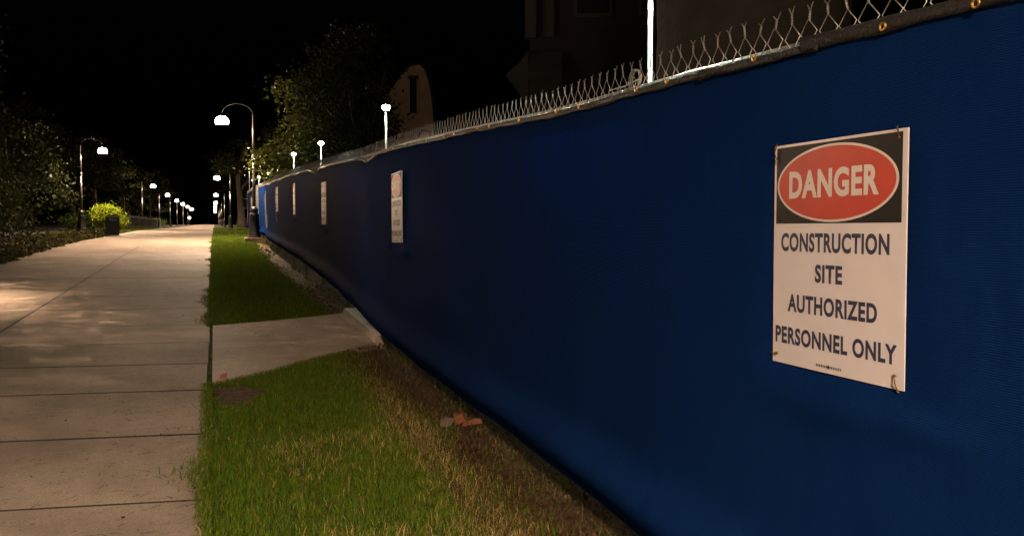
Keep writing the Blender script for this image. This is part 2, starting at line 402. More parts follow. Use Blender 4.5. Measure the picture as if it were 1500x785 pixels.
def weave(y0s, n):
    K = 46; P = len(y0s); k = np.arange(K)
    par = (k % 2)
    zt = rail(y0s) + .045
    zz = zt[:, None] - k[None, :] * .0348
    yy = y0s[:, None] + np.where((k[None, :] + np.arange(P)[:, None]) % 2 == 0, CELL / 4, -CELL / 4) * .98
    xx = 1.505 + .0022 * np.where((k[None, :] + np.arange(P)[:, None]) % 2 == 0, 1, -1) + 0 * zz
    j = .0035 * np.sin(y0s * 37.0)[:, None]
    return tubes_np(np.stack([xx, yy + j, zz + j * .6], -1), .0019, n)
V1, F1 = weave(y0s[y0s < 8], 4); V2, F2 = weave(y0s[y0s >= 8], 3)
V = [V1, V2]; F = [F1, F2 + len(V1)]; nb = len(V1) + len(V2)
# the peaks: where two neighbouring wires meet, twist up and fork
pk = []
for i in range(0, len(y0s) - 1):
    if i % 2 == 0:
        yc = (y0s[i] + CELL / 4); zt = float(rail(y0s[i])) + .045
        j = rng.normal(0, .003); lean = rng.normal(0, .2); jh = rng.normal(0, .005); tw = rng.uniform(0, 6.28); sp = rng.uniform(.013, .021)
        for s in (0, math.pi):
            pts = []
            for u in np.linspace(0, 1, 9):
                a = tw + s + u * 2.2 * 2 * math.pi; rr = .0024 if 0 < u else .0015
                pts.append((1.505 + rr * math.cos(a), yc + rr * math.sin(a) + j * u + lean * u * .03, zt + u * (.026 + jh)))
            sg = 1 if s == 0 else -1
            pts.append((1.505 + sg * .003, yc + sg * sp + j + lean * .035, zt + .038 + jh + rng.uniform(0, .008)))
            pk.append(pts)
v, f = tubes_np(np.array(pk), .0021, 4); V.append(v); F.append(f + nb)
wm = mesh_obj('wire_mesh', np.concatenate(V), np.concatenate(F), M['wire'], fence); wm['kind'] = 'stuff'

# blue privacy screens
def sstep(a, b, x):
    t = np.clip((x - a) / (b - a), 0, 1); return t * t * (3 - 2 * t)
DROOP = [(8.25, .35, .05), (12.9, .6, .065), (11.7, .3, .012), (5.6, .4, .008), (16.0, .5, .02), (20.1, .6, .025), (3.3, .5, .005), (24.0, .7, .03)]
def droop(y): return sum(d * np.exp(-((y - c) / w) ** 2) for c, w, d in DROOP)
SIGNS = [(1.626, 1.298), (6.83, 1.553), (11.75, 1.733), (16.32, 1.955), (20.95, 2.105), (25.65, 2.226), (34.6, 2.33)]
def scr_x(Y, T, Zw):
    amp = .35 + .65 * sstep(2, 14, Y)
    x = 1.497 - (.085 - .02 * sstep(5.5, 9, Y)) * np.exp(-((T - .925) / .055) ** 2) - .02 * sstep(.9, 1.0, T) - .012 * sstep(.6, .9, T) - .012 * np.sin(np.pi * np.clip(T, 0, 1))
    x = x + amp * .006 * (fbm(Y * 1.1, T * 1.4, 11, 3) - .45) * sstep(.02, .25, T)
    x = x + amp * .004 * np.sin(Y * 2.3 + 1.7 * np.sin(Y * .7) + T * 1.2) * sstep(.05, .5, T)
    x = x + .026 * sstep(17, 24, Y) * np.sin(Y * 1.25 + T * .8) * sstep(.0, .3, T)
    x = x + .0045 * np.sin(T * 26 + Y * 1.3) * (fbm(Y * .8, T * 3, 21, 2) - .4) * amp
    # bunched folds below a droop
    dr = np.clip(droop(Y), 0, .12) / .11
    x = x - .03 * dr * np.sin(np.clip(T * 5.5, 0, np.pi)) - .012 * dr * np.sin(T * 38 + (Y - 12.9) * 2.2) * np.exp(-T * 6)
    for sy, sz in SIGNS:   # panels are tied through the fabric: it dimples behind them and puckers at the lower corners
        u = (Y - sy) / .231; w = (Zw - sz) / .303
        inside = np.exp(-np.clip(np.maximum(np.abs(u), np.abs(w)) - .9, 0, None) * 9)
        x = x * (1 - inside) + 1.499 * inside
        for cu in (-1.12, 1.12):
            x = x - .009 * np.exp(-(((u - cu * 1.12) / .35) ** 2 + ((w + 1.16 - .08 * cu) / .09) ** 2)) * (1 if sy < 3 else 2.0)
        x = x - .010 * np.exp(-((u / 1.6) ** 2 + ((w + 1.3) / .16) ** 2))
    return x
def screen(name, ya, yb, label):
    root = thing(name, label, 'screen')
    ny = int((yb - ya) / .045); nt = 70
    ys = np.linspace(ya, yb, ny); ts = np.linspace(0, 1, nt)
    Y, T = np.meshgrid(ys, ts, indexing='ij')
    top = rail(ys) - .036 - droop(ys) - .004 * np.sin(ys * 13)
    xb = 1.45 + 0 * ys
    bot = EYE - (EYE - sbot(ys)) * (xb / 1.5) + .005 * np.sin(ys * 5.1) + .008 * np.sin(ys * 1.7 + 1) + .055 * sstep(7.2, 9.5, ys)
    Zw = top[:, None] + (bot - top)[:, None] * T
    X = scr_x(Y, T, Zw)
    idx = np.arange(ny * nt).reshape(ny, nt)
    Fq = np.stack([idx[:-1, :-1], idx[:-1, 1:], idx[1:, 1:], idx[1:, :-1]], -1).reshape(-1, 4)
    mesh_obj('fabric', np.stack([X, Y, Zw], -1).reshape(-1, 3), Fq, M['fabric'], root, True)
    # folded black binding along the top, in lengths that overlap
    cuts = [ya, 1.72, 2.2, 4.75, 8.9, 12.2, 16.9, 21.6, 26.2, yb]; cuts = [c for c in cuts if ya <= c <= yb]
    if cuts[0] != ya: cuts.insert(0, ya)
    for k in range(len(cuts) - 1):
        a, b = cuts[k] - (.03 if k else 0), cuts[k + 1] + .03
        hs = np.linspace(a, b, max(6, int((b - a) / .05)))
        hi = .002 if b < 1.9 else -.017; lo = -.037 if b < 1.9 else -.047
        prof = []
        for y in hs:
            r0 = float(rail(y)) - float(droop(y)); sg = .004 * math.sin(y * 13 + .6) + .003 * math.sin(y * 31)
            en = .012 * math.exp(-((y - b) / .05) ** 2)
            off = .003 * k % .006
            prof.append([(1.505 - off, y, r0 + hi + sg * .3), (1.494 - off - en, y, r0 + hi - .004), (1.488 - off - en, y, r0 + (hi + lo) / 2 + sg * .4), (1.489 - off - en * .5, y, r0 + lo - sg * .7 - en), (1.495 - off, y, r0 + lo - sg * .7 - en)])
        V = [p for q in prof for p in q]; Fh = []
        for i in range(len(prof) - 1):
            for j in range(4): Fh.append((i * 5 + j, i * 5 + j + 1, i * 5 + 6 + j, i * 5 + 5 + j))
        mesh_obj('hem', V, Fh, M['hem'], root, True)
    gy = 1.225; k = 0
    while gy < min(yb, 9) and ya < 1:
        z = float(rail(gy)) - float(droop(gy)) - .026
        MB().torus((1.482, gy, z), .0082, .0028, 'x', 16, 6).build('grommet', M['brass'], root, True)
        gy += [.245, .48, .48, .215, .5][k % 5]; k += 1
    return root
scrA = screen('privacy_screen', -1.4, 30.2, 'long blue knit privacy screen with black top binding hung along the fence')
scrB = screen('privacy_screen', 33.0, 40.6, 'short far length of blue privacy screen behind the pedestal lamp post')

# danger signs
def text_mesh(body, u0, u1, v0, v1, bold, space=1.0):
    f = bpy.data.curves.new('lettering', 'FONT'); f.body = body; f.offset = bold; f.space_character = space; f.resolution_u = 4
    o = bpy.data.objects.new('lettering', f); C.objects.link(o)
    dg = bpy.context.evaluated_depsgraph_get(); me = bpy.data.meshes.new_from_object(o.evaluated_get(dg))
    bpy.data.objects.remove(o); bpy.data.curves.remove(f)
    co = np.array([v.co[:] for v in me.vertices]); mn, mx = co.min(0), co.max(0)
    co[:, 0] = u0 + (co[:, 0] - mn[0]) / (mx[0] - mn[0]) * (u1 - u0)
    co[:, 1] = v0 + (co[:, 1] - mn[1]) / (mx[1] - mn[1]) * (v1 - v0); co[:, 2] = 0
    me.vertices.foreach_set('co', co.astype(np.float32).ravel()); me.update(); return me
SW, SH = .461, .606
def bow(u, v): return .0015 * math.sin(math.pi * u / SW) + .001 * math.sin(math.pi * v / SH)
def lay(me, z):
    for v in me.vertices: v.co.z = z + bow(v.co.x, v.co.y)
def make_sign(label):
    root = thing('danger_sign', label, 'sign', group='danger signs tied to the blue screen')
    n = 12; V = []; F = []
    for dz in (0, -.0035):
        for i in range(n + 1):
            for j in range(n + 1):
                u, v = SW * i / n, SH * j / n; V.append((u, v, dz + bow(u, v)))
    k = (n + 1) ** 2
    for i in range(n):
        for j in range(n):
            a = i * (n + 1) + j; q = (a, a + n + 1, a + n + 2, a + 1); F.append(q); F.append(tuple(k + t for t in q[::-1]))
    for i in range(n):
        for (a, b) in ((i * (n + 1), (i + 1) * (n + 1)), ((i + 1) * (n + 1) + n, i * (n + 1) + n), (n * (n + 1) + i, n * (n + 1) + i + 1), (i + 1, i)):
            F.append((b, a, k + a, k + b))
    panel = mesh_obj('panel', V, F, M['white'], root)
    def patch(name, u0, u1, v0, v1, m, z):
        V = []; F = []; n = 10
        for i in range(n + 1):
            for j in range(n + 1):
                u, v = u0 + (u1 - u0) * i / n, v0 + (v1 - v0) * j / n; V.append((u, v, z + bow(u, v)))
        for i in range(n):
            for j in range(n):
                a = i * (n + 1) + j; F.append((a, a + n + 1, a + n + 2, a + 1))
        return mesh_obj(name, V, F, m, panel)
    patch('black_field', .0095, .4475, .389, .599, M['black'], .0006)
    def oval(name, a, b, m, z):
        cu, cv = .2265, .4925; V = [(cu, cv, z + bow(cu, cv))]; F = []; N = 56
        for rg in range(1, 6):
            for q in range(N):
                t = 2 * math.pi * q / N; u, v = cu + a * rg / 5 * math.cos(t), cv + b * rg / 5 * math.sin(t); V.append((u, v, z + bow(u, v)))
        for q in range(N): F.append((0, 1 + q, 1 + (q + 1) % N))
        for rg in range(4):
            for q in range(N):
                s = 1 + rg * N; F.append((s + q, s + N + q, s + N + (q + 1) % N, s + (q + 1) % N))
        return mesh_obj(name, V, F, m, panel)
    oval('oval_border', .2125, .1005, M['letter'], .0011); oval('red_oval', .2055, .0945, M['red'], .0016)
    for body, u0, u1, v0, v1, bold, m in (('DANGER', .064, .381, .456, .531, .040, 'letter'), ('CONSTRUCTION', .032, .414, .312, .3635, .037, 'ink'),
            ('SITE', .168, .266, .2325, .281, .037, 'ink'), ('AUTHORIZED', .062, .380, .1465, .196, .037, 'ink'), ('PERSONNEL ONLY', .0115, .440, .056, .104, .037, 'ink')):
        me = TXT.get(body)
        if me is None:
            me = text_mesh(body, u0, u1, v0, v1, bold, 1.09); lay(me, .0021 if m == 'letter' else .0005); me.materials.clear(); me.materials.append(M[m]); TXT[body] = me
        link(bpy.data.objects.new('lettering', me), panel)
    # maker's mark, too small to read: a word, a diamond and a word
    mk = MB()
    for q in range(15):
        if q == 7: continue
        u = .176 + q * .0062; hgt = .0062
        mk.add([(u, .0135, .0009 + bow(u, .015)), (u + .0034, .0135, .0009 + bow(u, .015)), (u + .0034, .0135 + hgt, .0009 + bow(u, .015)), (u, .0135 + hgt, .0009 + bow(u, .015))], [(0,1,2,3)])
    u = .176 + 7 * .0062 + .0015
    mk.add([(u, .0095, .001 + bow(u, .015)), (u + .0045, .0165, .001 + bow(u, .015)), (u, .0235, .001 + bow(u, .015)), (u - .0045, .0165, .001 + bow(u, .015))], [(0,1,2,3)])
    mk.build('maker_mark', M['twig'], panel)
    for (u, v, pts) in ((.016, .562, [(.016,.562),(.006,.584),(.014,.604),(.012,.612)]), (.439, .585, [(.439,.585),(.437,.603),(.434,.612)]),
                        (.02, .024, [(.024,.028),(.012,.024),(-.004,.024)]), (.437, .032, [(.435,.036),(.440,.016),(.450,-.006)])):
        t = MB(); t.tube([(a, b, .003 + bow(a, b) + (.004 if 0 < i < len(pts) - 1 else 0)) for i, (a, b) in enumerate(pts)], .0013, 5)
        t.tube([(a + .004 * math.sin(i * 2.2), b, .0035 + bow(a, b) + (.005 if 0 < i < len(pts) - 1 else 0)) for i, (a, b) in enumerate(pts)], .0012, 5)
        t.sphere((u, v, .003 + bow(u, v)), .0035, 8, 5); t.build('wire_tie', M['tie'], root)
    return root
TXT = {}
SLAB = ['large danger sign closest to the viewer, white panel with black field and red oval', 'danger sign second in the row along the blue screen',
        'danger sign third in the row, hung below the sagging screen top', 'narrow-looking danger sign fourth in the row along the blue screen',
        'danger sign fifth in the row along the blue screen', 'danger sign sixth in the row, on the brightly lit end of the blue screen',
        'tiny far danger sign on the short screen behind the pedestal lamp post']
proto = make_sign(SLAB[0])
TILT = [0, .6, -.8, .5, 1.2, -1.5, 0]
for k, (sy, sz) in enumerate(SIGNS):
    o = proto if k == 0 else copy_tree(proto)
    o['label'] = SLAB[k]
    Mx = Matrix(((0, 0, -1, 1.487 - (.004 if k else 0)), (-1, 0, 0, sy), (0, 1, 0, sz), (0, 0, 0, 1)))
    yaw = Matrix.Rotation(R([0, -1, .8, -1, 2.0, -2.5, 0][k]), 4, 'Y')
    o.matrix_world = Mx @ Matrix.Rotation(R(TILT[k]), 4, 'Z') @ yaw @ Matrix.Translation((-SW / 2, -SH / 2, 0))

# site lamps on slim white poles behind the fence
def site_lamp(y, h, label, x=1.9):
    r0 = zf(y) - .1; zt = h
    root = thing('site_lamp', label, 'lamp', (x, y, r0), 'site lamps on poles along the fence')
    H_ = zt - r0
    MB().tube([(0, 0, 0), (0, 0, H_ - .035)], .0105, 10).build('pole', M['stake'], root, True)
    b = MB(); b.lathe([(.012, H_ - .05), (.022, H_ - .045), (.026, H_ - .03), (.018, H_ - .028)], 12); b.build('socket', M['stake'], root, True)
    MB().sphere((0, 0, H_), .052, 12, 8, .62).build('bulb', M['led'], root, True)
    MB().lathe([(.02, H_ + .028), (.014, H_ + .036), (.006, H_ + .042)], 10).build('cap', M['stake'], root, True)
    for z in (float(rail(y)) - .05 - r0, float(rail(y)) - .6 - r0):
        MB().tube([(.014, 0, z), (-.34, .01, z)], .006, 6).build('bracket', M['galv'], root)
    return root
LY = [(-2.3, 2.3), (3.26, 2.49), (9.32, 2.787), (15.39, 2.978), (20.9, 3.252), (26.5, 3.37), (31.75, 3.473), (37.7, 3.68), (43.8, 3.88), (48.0, 4.91)]
LL = ['site lamp beyond the right edge of the picture', 'tall white lamp pole standing behind the near wire tips, its light above the frame', 'brightest site lamp on a white pole against the dark foliage',
      'site lamp above the sagging top of the screen', 'site lamp fourth from the near pole, lighting leaves behind it', 'site lamp fifth from the near pole, above the screen',
      'site lamp sixth from the near pole, above the lit end of the screen', 'small far site lamp just past the end of the long screen', 'small far site lamp low beside the pedestal lamp post', 'far site lamp on a taller pole next to the dark lamp post']
for (y, h), l in zip(LY, LL): site_lamp(y, h, l)
cw = MB()
for k in range(3): cw.torus((1.56 + .01 * k, 2.80 + .006 * k, 1.955 + .004 * k), .042 - .003 * k, .0022, 'x', 20, 5)
cw.tube([(1.55, 2.99, 1.945), (1.55, 2.86, 1.94), (1.55, 2.74, 1.95)], .0025, 5)
tag(cw.build('wire_coil', M['galv']), 'small coil of tie wire hanging on the top rail by the near lamp pole', 'wire')

# path lamps
def street_lamp(side, x, y, label, group, pedestal=True, plinth=False, detail=True):
    root = thing('street_lamp', label, 'lamp post', (x, y, zf(y)), group)
    s = -side
    b0 = .0
    if plinth:
        p = MB(); p.box((0, 0, .03), (.66, .66, .20), 0, .97); p.build('plinth', M['plinth'], root); b0 = .13
    if pedestal:
        p = MB(); p.lathe([(.225, b0), (.225, b0 + .05), (.20, b0 + .07), (.205, b0 + .10), (.19, b0 + .13), (.165, b0 + .45), (.145, b0 + .74), (.15, b0 + .76), (.15, b0 + .79), (.115, b0 + .82), (.12, b0 + .88), (.135, b0 + .92), (.125, b0 + .97), (.09, b0 + 1.02), (.05, b0 + 1.05)], 24)
        p.build('pedestal', M['iron'], root, True)
    MB().tube([(0, 0, b0 + .9 if pedestal else 0), (0, 0, 2.78)], [.058, .05], 12).build('lower_pole', M['pole'], root, True)
    MB().lathe([(.05, 2.74), (.075, 2.77), (.08, 2.80), (.065, 2.83), (.07, 2.86), (.045, 2.90)], 14).build('collar', M['pole'], root, True)
    MB().tube([(0, 0, 2.85), (0, 0, 4.22)], [.042, .032], 12).build('upper_pole', M['pole'], root, True)
    arm = [(0, 0, 4.18)]
    for k in range(1, 13):
        a = math.pi * k / 12 * .97
        arm.append((s * (.49 - .49 * math.cos(a)), 0, 4.2 + .36 * math.sin(a)))
    arm.append((s * .975, 0, 4.13))
    MB().tube(arm, .010, 8).build('arm', M['arm'], root, True)
    MB().lathe([(.03, 4.24), (.05, 4.20), (.06, 4.16), (.085, 4.145), (.115, 4.125), (.12, 4.11), (.10, 4.112), (.02, 4.12)], 20, (s * .98, 0, 0), False).build('lamp_shade', M['iron'], root, True)
    MB().lathe([(.10, 4.115), (.155, 4.08), (.195, 4.02), (.212, 3.96), (.208, 3.91), (.19, 3.874)], 22, (s * .98, 0, 0), False).build('lantern_glass', M['lens'], root, True)
    MB().sphere((s * .98, 0, 3.95), .035, 10, 6).build('bulb', M['lamp'], root, True)
    return root
GR = 'lamp posts along the fence side of the path'; GL = 'lamp posts along the tree side of the path'
street_lamp(1, 1.25, 28.0, 'dark crook-armed lamp post on a black pedestal and concrete plinth by the fence', GR, True, True)
for y, l in ((67, 'second lamp post on the fence side, standing on the far lawn'), (106, 'third lamp post on the fence side of the path'), (145, 'fourth lamp post on the fence side of the path'), (184, 'fifth lamp post on the fence side of the path'), (223, 'sixth lamp post on the fence side of the path'), (262, 'seventh and farthest lamp post on the fence side of the path')):
    street_lamp(1, 1.2, y, l, GR, True, False, False)
for y, l in ((44.0, 'first lamp post on the tree side, rising behind the bush by the bin'), (83, 'second lamp post on the tree side, behind iron railings'), (108, 'third lamp post on the tree side of the path'), (134, 'fourth lamp post on the tree side of the path'), (158, 'fifth lamp post on the tree side of the path'), (188, 'sixth lamp post on the tree side of the path'), (222, 'seventh and farthest lamp post on the tree side of the path')):
    street_lamp(-1, -6.1 if y < 50 else -6.4, y, l, GL, True, False, False)
street_lamp(-1, -6.4, 12.5, 'near lamp post on the tree side, beyond the left edge of the picture', GL)
street_lamp(1, .1, -3.7, 'lamp post behind the viewer on the fence side', GR)
fl = thing('flood_light', 'low white flood light at the far end of the path', 'lamp', (-5.4, 198, zf(198)))
MB().tube([(0, 0, 0), (0, 0, 1.45)], .04, 8).build('pole', M['pole'], fl); MB().box((0, .06, 1.6), (.36, .1, .26)).build('housing', M['iron'], fl)
MB().box((0, 0, 1.6), (.30, .03, .20)).build('lens', M['flood'], fl)

# ================================================================== plants
def leaf_quads(P, size, col, flat=.5):
    n = len(P)
    d = rng.normal(size=(n, 3)); d[:, 2] = d[:, 2] * .6 - .35; d /= np.linalg.norm(d, axis=1, keepdims=True)
    u = rng.normal(size=(n, 3)); u[:, 2] += flat; u -= d * (u * d).sum(1, keepdims=True); u /= np.linalg.norm(u, axis=1, keepdims=True)
    w = np.cross(d, u); s = (size * rng.uniform(.6, 1.35, n))[:, None]
    a = P; t = P + d * s; m = P + d * s * .45 + u * s * .08; l = m + w * s * .32; r = m - w * s * .32
    V = np.stack([a, l, t, r], 1).reshape(-1, 3); F = np.arange(4 * n).reshape(n, 4)
    return V, F, np.repeat(col, 4, 0)
def leafcol(n, base, var=.35):
    b = np.array(base)[None, :] * rng.uniform(1 - var, 1 + var, (n, 1)); b[:, 0] *= rng.uniform(.8, 1.25, n); return b
def crown_points(blobs, n, clump=.28, per=26):
    """leaf positions gathered in clumps spread over several lobes"""
    w = np.array([b[3] * b[4] * b[5] for b in blobs]) ** .75; w /= w.sum()
    nc = max(1, n // per); k = rng.choice(len(blobs), nc, p=w); B = np.array(blobs)[k]
    d = rng.normal(size=(nc, 3)); d /= np.linalg.norm(d, axis=1, keepdims=True)
    rad = rng.uniform(.25, 1.0, nc) ** .45
    c = B[:, :3] + d * B[:, 3:6] * rad[:, None]
    P = np.repeat(c, per, 0) + rng.normal(size=(nc * per, 3)) * clump * np.array([1, 1, .6])
    return P, c
def tree(name, label, cat, loc, blobs, n, size, base, trunk_r=.2, group=None, lean=(0, 0), limbs=8, clump=.28, trunk_h=None, sub='trunk', leaf_var=.35):
    x, y = loc; z = zf(y) - .05; root = thing(name, label, cat, (x, y, z), group)
    P, c = crown_points(blobs, n, clump)
    top = max(b[2] for b in blobs); th = trunk_h or top * .55
    t = MB(); pts = []; rad = []
    for k in range(9):
        u = k / 8; pts.append((lean[0] * u ** 1.5, lean[1] * u ** 1.5, th * u)); rad.append(trunk_r * (1.0 - .45 * u + .55 * math.exp(-u * 14)))
    t.tube(pts, rad, 14)
    base_p = Vector(pts[-1])
    for k in range(limbs):
        q = Vector(c[rng.integers(len(c))]); st_ = Vector(pts[random.choice([5, 6, 7, 8])])
        mid = st_.lerp(q, .5) + Vector((random.uniform(-.2, .2), random.uniform(-.2, .2), random.uniform(0, .35)))
        t.tube([st_, st_.lerp(mid, .5), mid, mid.lerp(q, .6), q], [trunk_r * .42, trunk_r * .33, trunk_r * .22, trunk_r * .12, trunk_r * .05], 6)
    t.build(sub, M['bark'], root, True)
    V, F, col = leaf_quads(P, size, leafcol(len(P), base, leaf_var)); mesh_obj('crown', V, F, M['leaf'], root, False, col)
    return root
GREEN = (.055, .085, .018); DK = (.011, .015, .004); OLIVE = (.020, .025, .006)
# big trunk just behind the fence near the lamp pole
big = thing('big_tree', 'massive rough-barked tree trunk close behind the fence beside the white lamp pole', 'tree', (4.25, 5.6, zf(5.6) - .05))
n = 56; zs = np.linspace(0, 7.5, 90); V = []
for zz in zs:
    for k in range(n):
        a = 2 * math.pi * k / n
        rr = .76 + .25 * math.exp(-zz * 2.2) + .02 * math.sin(3 * a + zz * .2)
        rr += .028 * (2 * abs(float(vnoise(np.array(a * 5.2 + 40), np.array(zz * .9), 3)) - .5)) + .018 * float(vnoise(np.array(a * 11.0), np.array(zz * 3.0), 9))
        V.append((rr * math.cos(a), rr * math.sin(a), zz))
F = [(i * n + k, i * n + (k + 1) % n, (i + 1) * n + (k + 1) % n, (i + 1) * n + k) for i in range(len(zs) - 1) for k in range(n)]
mesh_obj('trunk', V, F, M['oldbark'], big, True)
P, c = crown_points([(0, 0, 9, 3.2, 3.2, 2.2), (1.5, 1, 8, 2, 2, 1.6), (1, -2, 8.6, 2, 2, 1.5)], 6000, .35)
b = MB()
for k in range(9):
    q = Vector(c[k * 7]); st_ = Vector((0, 0, 6.6 + .1 * k)); b.tube([st_, st_.lerp(q, .5) + Vector((0, 0, .3)), q], [.16, .09, .03], 7)
b.build('limbs', M['bark'], big, True)
V, F, col = leaf_quads(P, .14, leafcol(len(P), DK)); mesh_obj('crown', V, F, M['leaf'], big, False, col)
# foliage behind the fence, lit by the site lamps
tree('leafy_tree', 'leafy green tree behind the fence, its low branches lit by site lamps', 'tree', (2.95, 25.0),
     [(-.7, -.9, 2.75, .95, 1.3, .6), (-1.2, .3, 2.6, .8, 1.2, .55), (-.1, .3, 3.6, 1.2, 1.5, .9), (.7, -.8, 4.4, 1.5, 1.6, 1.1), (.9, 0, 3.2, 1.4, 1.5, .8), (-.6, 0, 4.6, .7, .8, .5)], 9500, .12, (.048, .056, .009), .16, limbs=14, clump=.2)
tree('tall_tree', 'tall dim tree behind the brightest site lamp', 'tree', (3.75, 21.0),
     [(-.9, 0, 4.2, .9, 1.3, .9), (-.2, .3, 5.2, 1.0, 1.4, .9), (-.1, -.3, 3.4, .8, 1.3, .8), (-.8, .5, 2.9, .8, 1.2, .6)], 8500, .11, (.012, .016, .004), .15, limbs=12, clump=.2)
# shrubs and trees on the dark side of the path
def ring_lobes(cx, cy, lst):
    return [(cx + rr * math.cos(R(a)), cy + rr * math.sin(R(a)), z, .55, .55, sz) for a, rr, z, sz in lst]
tree('added_shade_tree', 'leafy tree added beyond the left edge of the picture to shade the foreground from the near lamp', 'tree', (-7.2, 9.8),
     ring_lobes(1.8, 2.7, [(-82, 1.7, 2.5, .75), (-66, 1.7, 2.45, .75), (-50, 1.75, 2.8, .9)]), 22000, .045, GREEN, .2, limbs=8, clump=.2)  # unseen tree, lobes set round the lamp to dim the foreground
tree('added_shade_tree', 'leafy tree past the near lamp post, beyond the left edge of the picture', 'tree', (-7.6, 15.2),
     ring_lobes(2.2, -2.7, [(-16, 1.8, 3.0, 1.0), (-4, 1.8, 3.1, 1.1), (8, 1.8, 3.1, 1.1), (26, 1.75, 3.0, 1.1), (44, 1.75, 3.0, 1.1), (62, 1.75, 2.9, 1.1), (82, 1.75, 2.8, 1.1), (100, 1.8, 2.6, .9)]), 70000, .05, GREEN, .2, limbs=8, clump=.2)  # second unseen tree, added to cut the lamp's light across the path
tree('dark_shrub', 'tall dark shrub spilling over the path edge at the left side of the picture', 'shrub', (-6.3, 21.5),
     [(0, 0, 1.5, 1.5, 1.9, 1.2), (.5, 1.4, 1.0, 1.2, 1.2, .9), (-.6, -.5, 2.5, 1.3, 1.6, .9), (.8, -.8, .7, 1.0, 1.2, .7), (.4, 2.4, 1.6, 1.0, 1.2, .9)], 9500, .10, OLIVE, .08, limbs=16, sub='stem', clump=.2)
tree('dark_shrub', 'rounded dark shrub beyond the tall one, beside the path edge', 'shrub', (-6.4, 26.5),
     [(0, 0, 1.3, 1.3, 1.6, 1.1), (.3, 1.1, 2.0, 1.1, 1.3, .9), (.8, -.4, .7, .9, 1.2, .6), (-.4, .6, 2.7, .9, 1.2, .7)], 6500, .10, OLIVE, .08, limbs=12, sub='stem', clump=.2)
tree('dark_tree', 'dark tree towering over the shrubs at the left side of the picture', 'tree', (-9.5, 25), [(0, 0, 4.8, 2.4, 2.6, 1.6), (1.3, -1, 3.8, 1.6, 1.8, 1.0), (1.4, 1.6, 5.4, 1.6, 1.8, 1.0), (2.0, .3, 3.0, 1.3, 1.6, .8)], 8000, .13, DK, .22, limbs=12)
tree('bright_bush', 'bright yellow-green bush lit by a lamp behind the bin', 'bush', (-5.02, 45.0),
     [(0, 0, .78, .68, .8, .6), (-.36, .2, 1.0, .46, .5, .42), (.36, -.1, .55, .48, .5, .42), (.05, -.2, 1.12, .42, .5, .34)], 6500, .09, (.15, .20, .011), .05, limbs=8, sub='stem', clump=.11, leaf_var=.3)
for k, (x, y, s) in enumerate([(-10.5, 36, 1.0), (-9.2, 44, .8), (-11, 55, 1.1), (-10, 68, 1.0), (-10.5, 84, 1.2), (-10, 104, 1.1), (-9, 130, 1.2)]):
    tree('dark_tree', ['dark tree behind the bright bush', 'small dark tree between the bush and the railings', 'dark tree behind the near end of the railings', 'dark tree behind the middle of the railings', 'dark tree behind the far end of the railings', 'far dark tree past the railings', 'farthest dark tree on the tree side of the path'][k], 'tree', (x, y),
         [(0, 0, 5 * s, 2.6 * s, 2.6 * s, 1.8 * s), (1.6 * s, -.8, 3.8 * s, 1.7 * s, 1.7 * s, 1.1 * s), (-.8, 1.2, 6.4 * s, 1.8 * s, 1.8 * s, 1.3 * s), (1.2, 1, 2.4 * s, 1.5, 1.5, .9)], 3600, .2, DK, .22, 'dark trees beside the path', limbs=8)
tree('lawn_tree', 'tree with a pale flared trunk on the lawn past the screen', 'tree', (2.25, 73.5), [(0, 0, 6.2, 2.6, 2.6, 1.6), (-1, -1, 5.4, 1.6, 1.6, .9), (1.5, 0, 5.2, 1.8, 1.8, 1)], 3000, .2, DK, .33, None, (-.35, 0), 8, trunk_h=5.2)
for k, (x, y, s) in enumerate([(5.5, 50, 1.0), (7, 86, 1.2), (6, 118, 1.2), (5, 160, 1.3), (-2, 300, 2.4), (-14, 290, 2.2), (9, 280, 2.4)]):
    tree('dark_tree', ['dark tree behind the far screen', 'dark tree past the pale trunk on the lawn side', 'dark tree by the third lamp post on the fence side', 'dark tree by the fourth lamp post on the fence side', 'black tree closing the end of the path', 'black tree to the left of the path end', 'black tree to the right of the path end'][k], 'tree', (x, y),
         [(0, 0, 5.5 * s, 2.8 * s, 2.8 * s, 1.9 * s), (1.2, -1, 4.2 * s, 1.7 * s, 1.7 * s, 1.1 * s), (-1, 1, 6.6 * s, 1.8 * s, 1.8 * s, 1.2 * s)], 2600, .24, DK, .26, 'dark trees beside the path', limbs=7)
# ground cover at the foot of the shrubs
n = 9000; Y = rng.uniform(15.5, 37, n); X = -4.1 - np.abs(rng.normal(0, .8, n)) + .25 * (vnoise(Y * 1.3, Y * 0, 5) - .4)
P = np.stack([X, Y, zg(Y) + rng.uniform(0, .22, n) * vnoise(X * 2, Y * 2, 12) * 1.6], 1)
V, F, col = leaf_quads(P, .09, leafcol(n, (.045, .045, .014), .6)); tag(mesh_obj('ground_cover', V, F, M['leaf'], None, False, col), kind='stuff')
# low hedge clumps behind the railings
for k, (x, y) in enumerate([(-7.4, 52), (-7.2, 60), (-7.6, 71), (-7.2, 90), (-7.0, 112), (4.0, 92), (3.8, 110)]):
    tree('low_shrub', ['low shrub inside the near end of the railings', 'low shrub second along the railings', 'low shrub third along the railings', 'low shrub at the far end of the railings', 'far low shrub past the railings', 'low shrub on the lawn past the second lamp post', 'far low shrub by the third lamp post on the fence side'][k], 'shrub', (x, y),
         [(0, 0, .6, .9, 1.4, .5), (.2, 1, .5, .8, 1.0, .45)], 1300, .12, GREEN, .05, 'low shrubs along the far path', limbs=4, sub='stem')

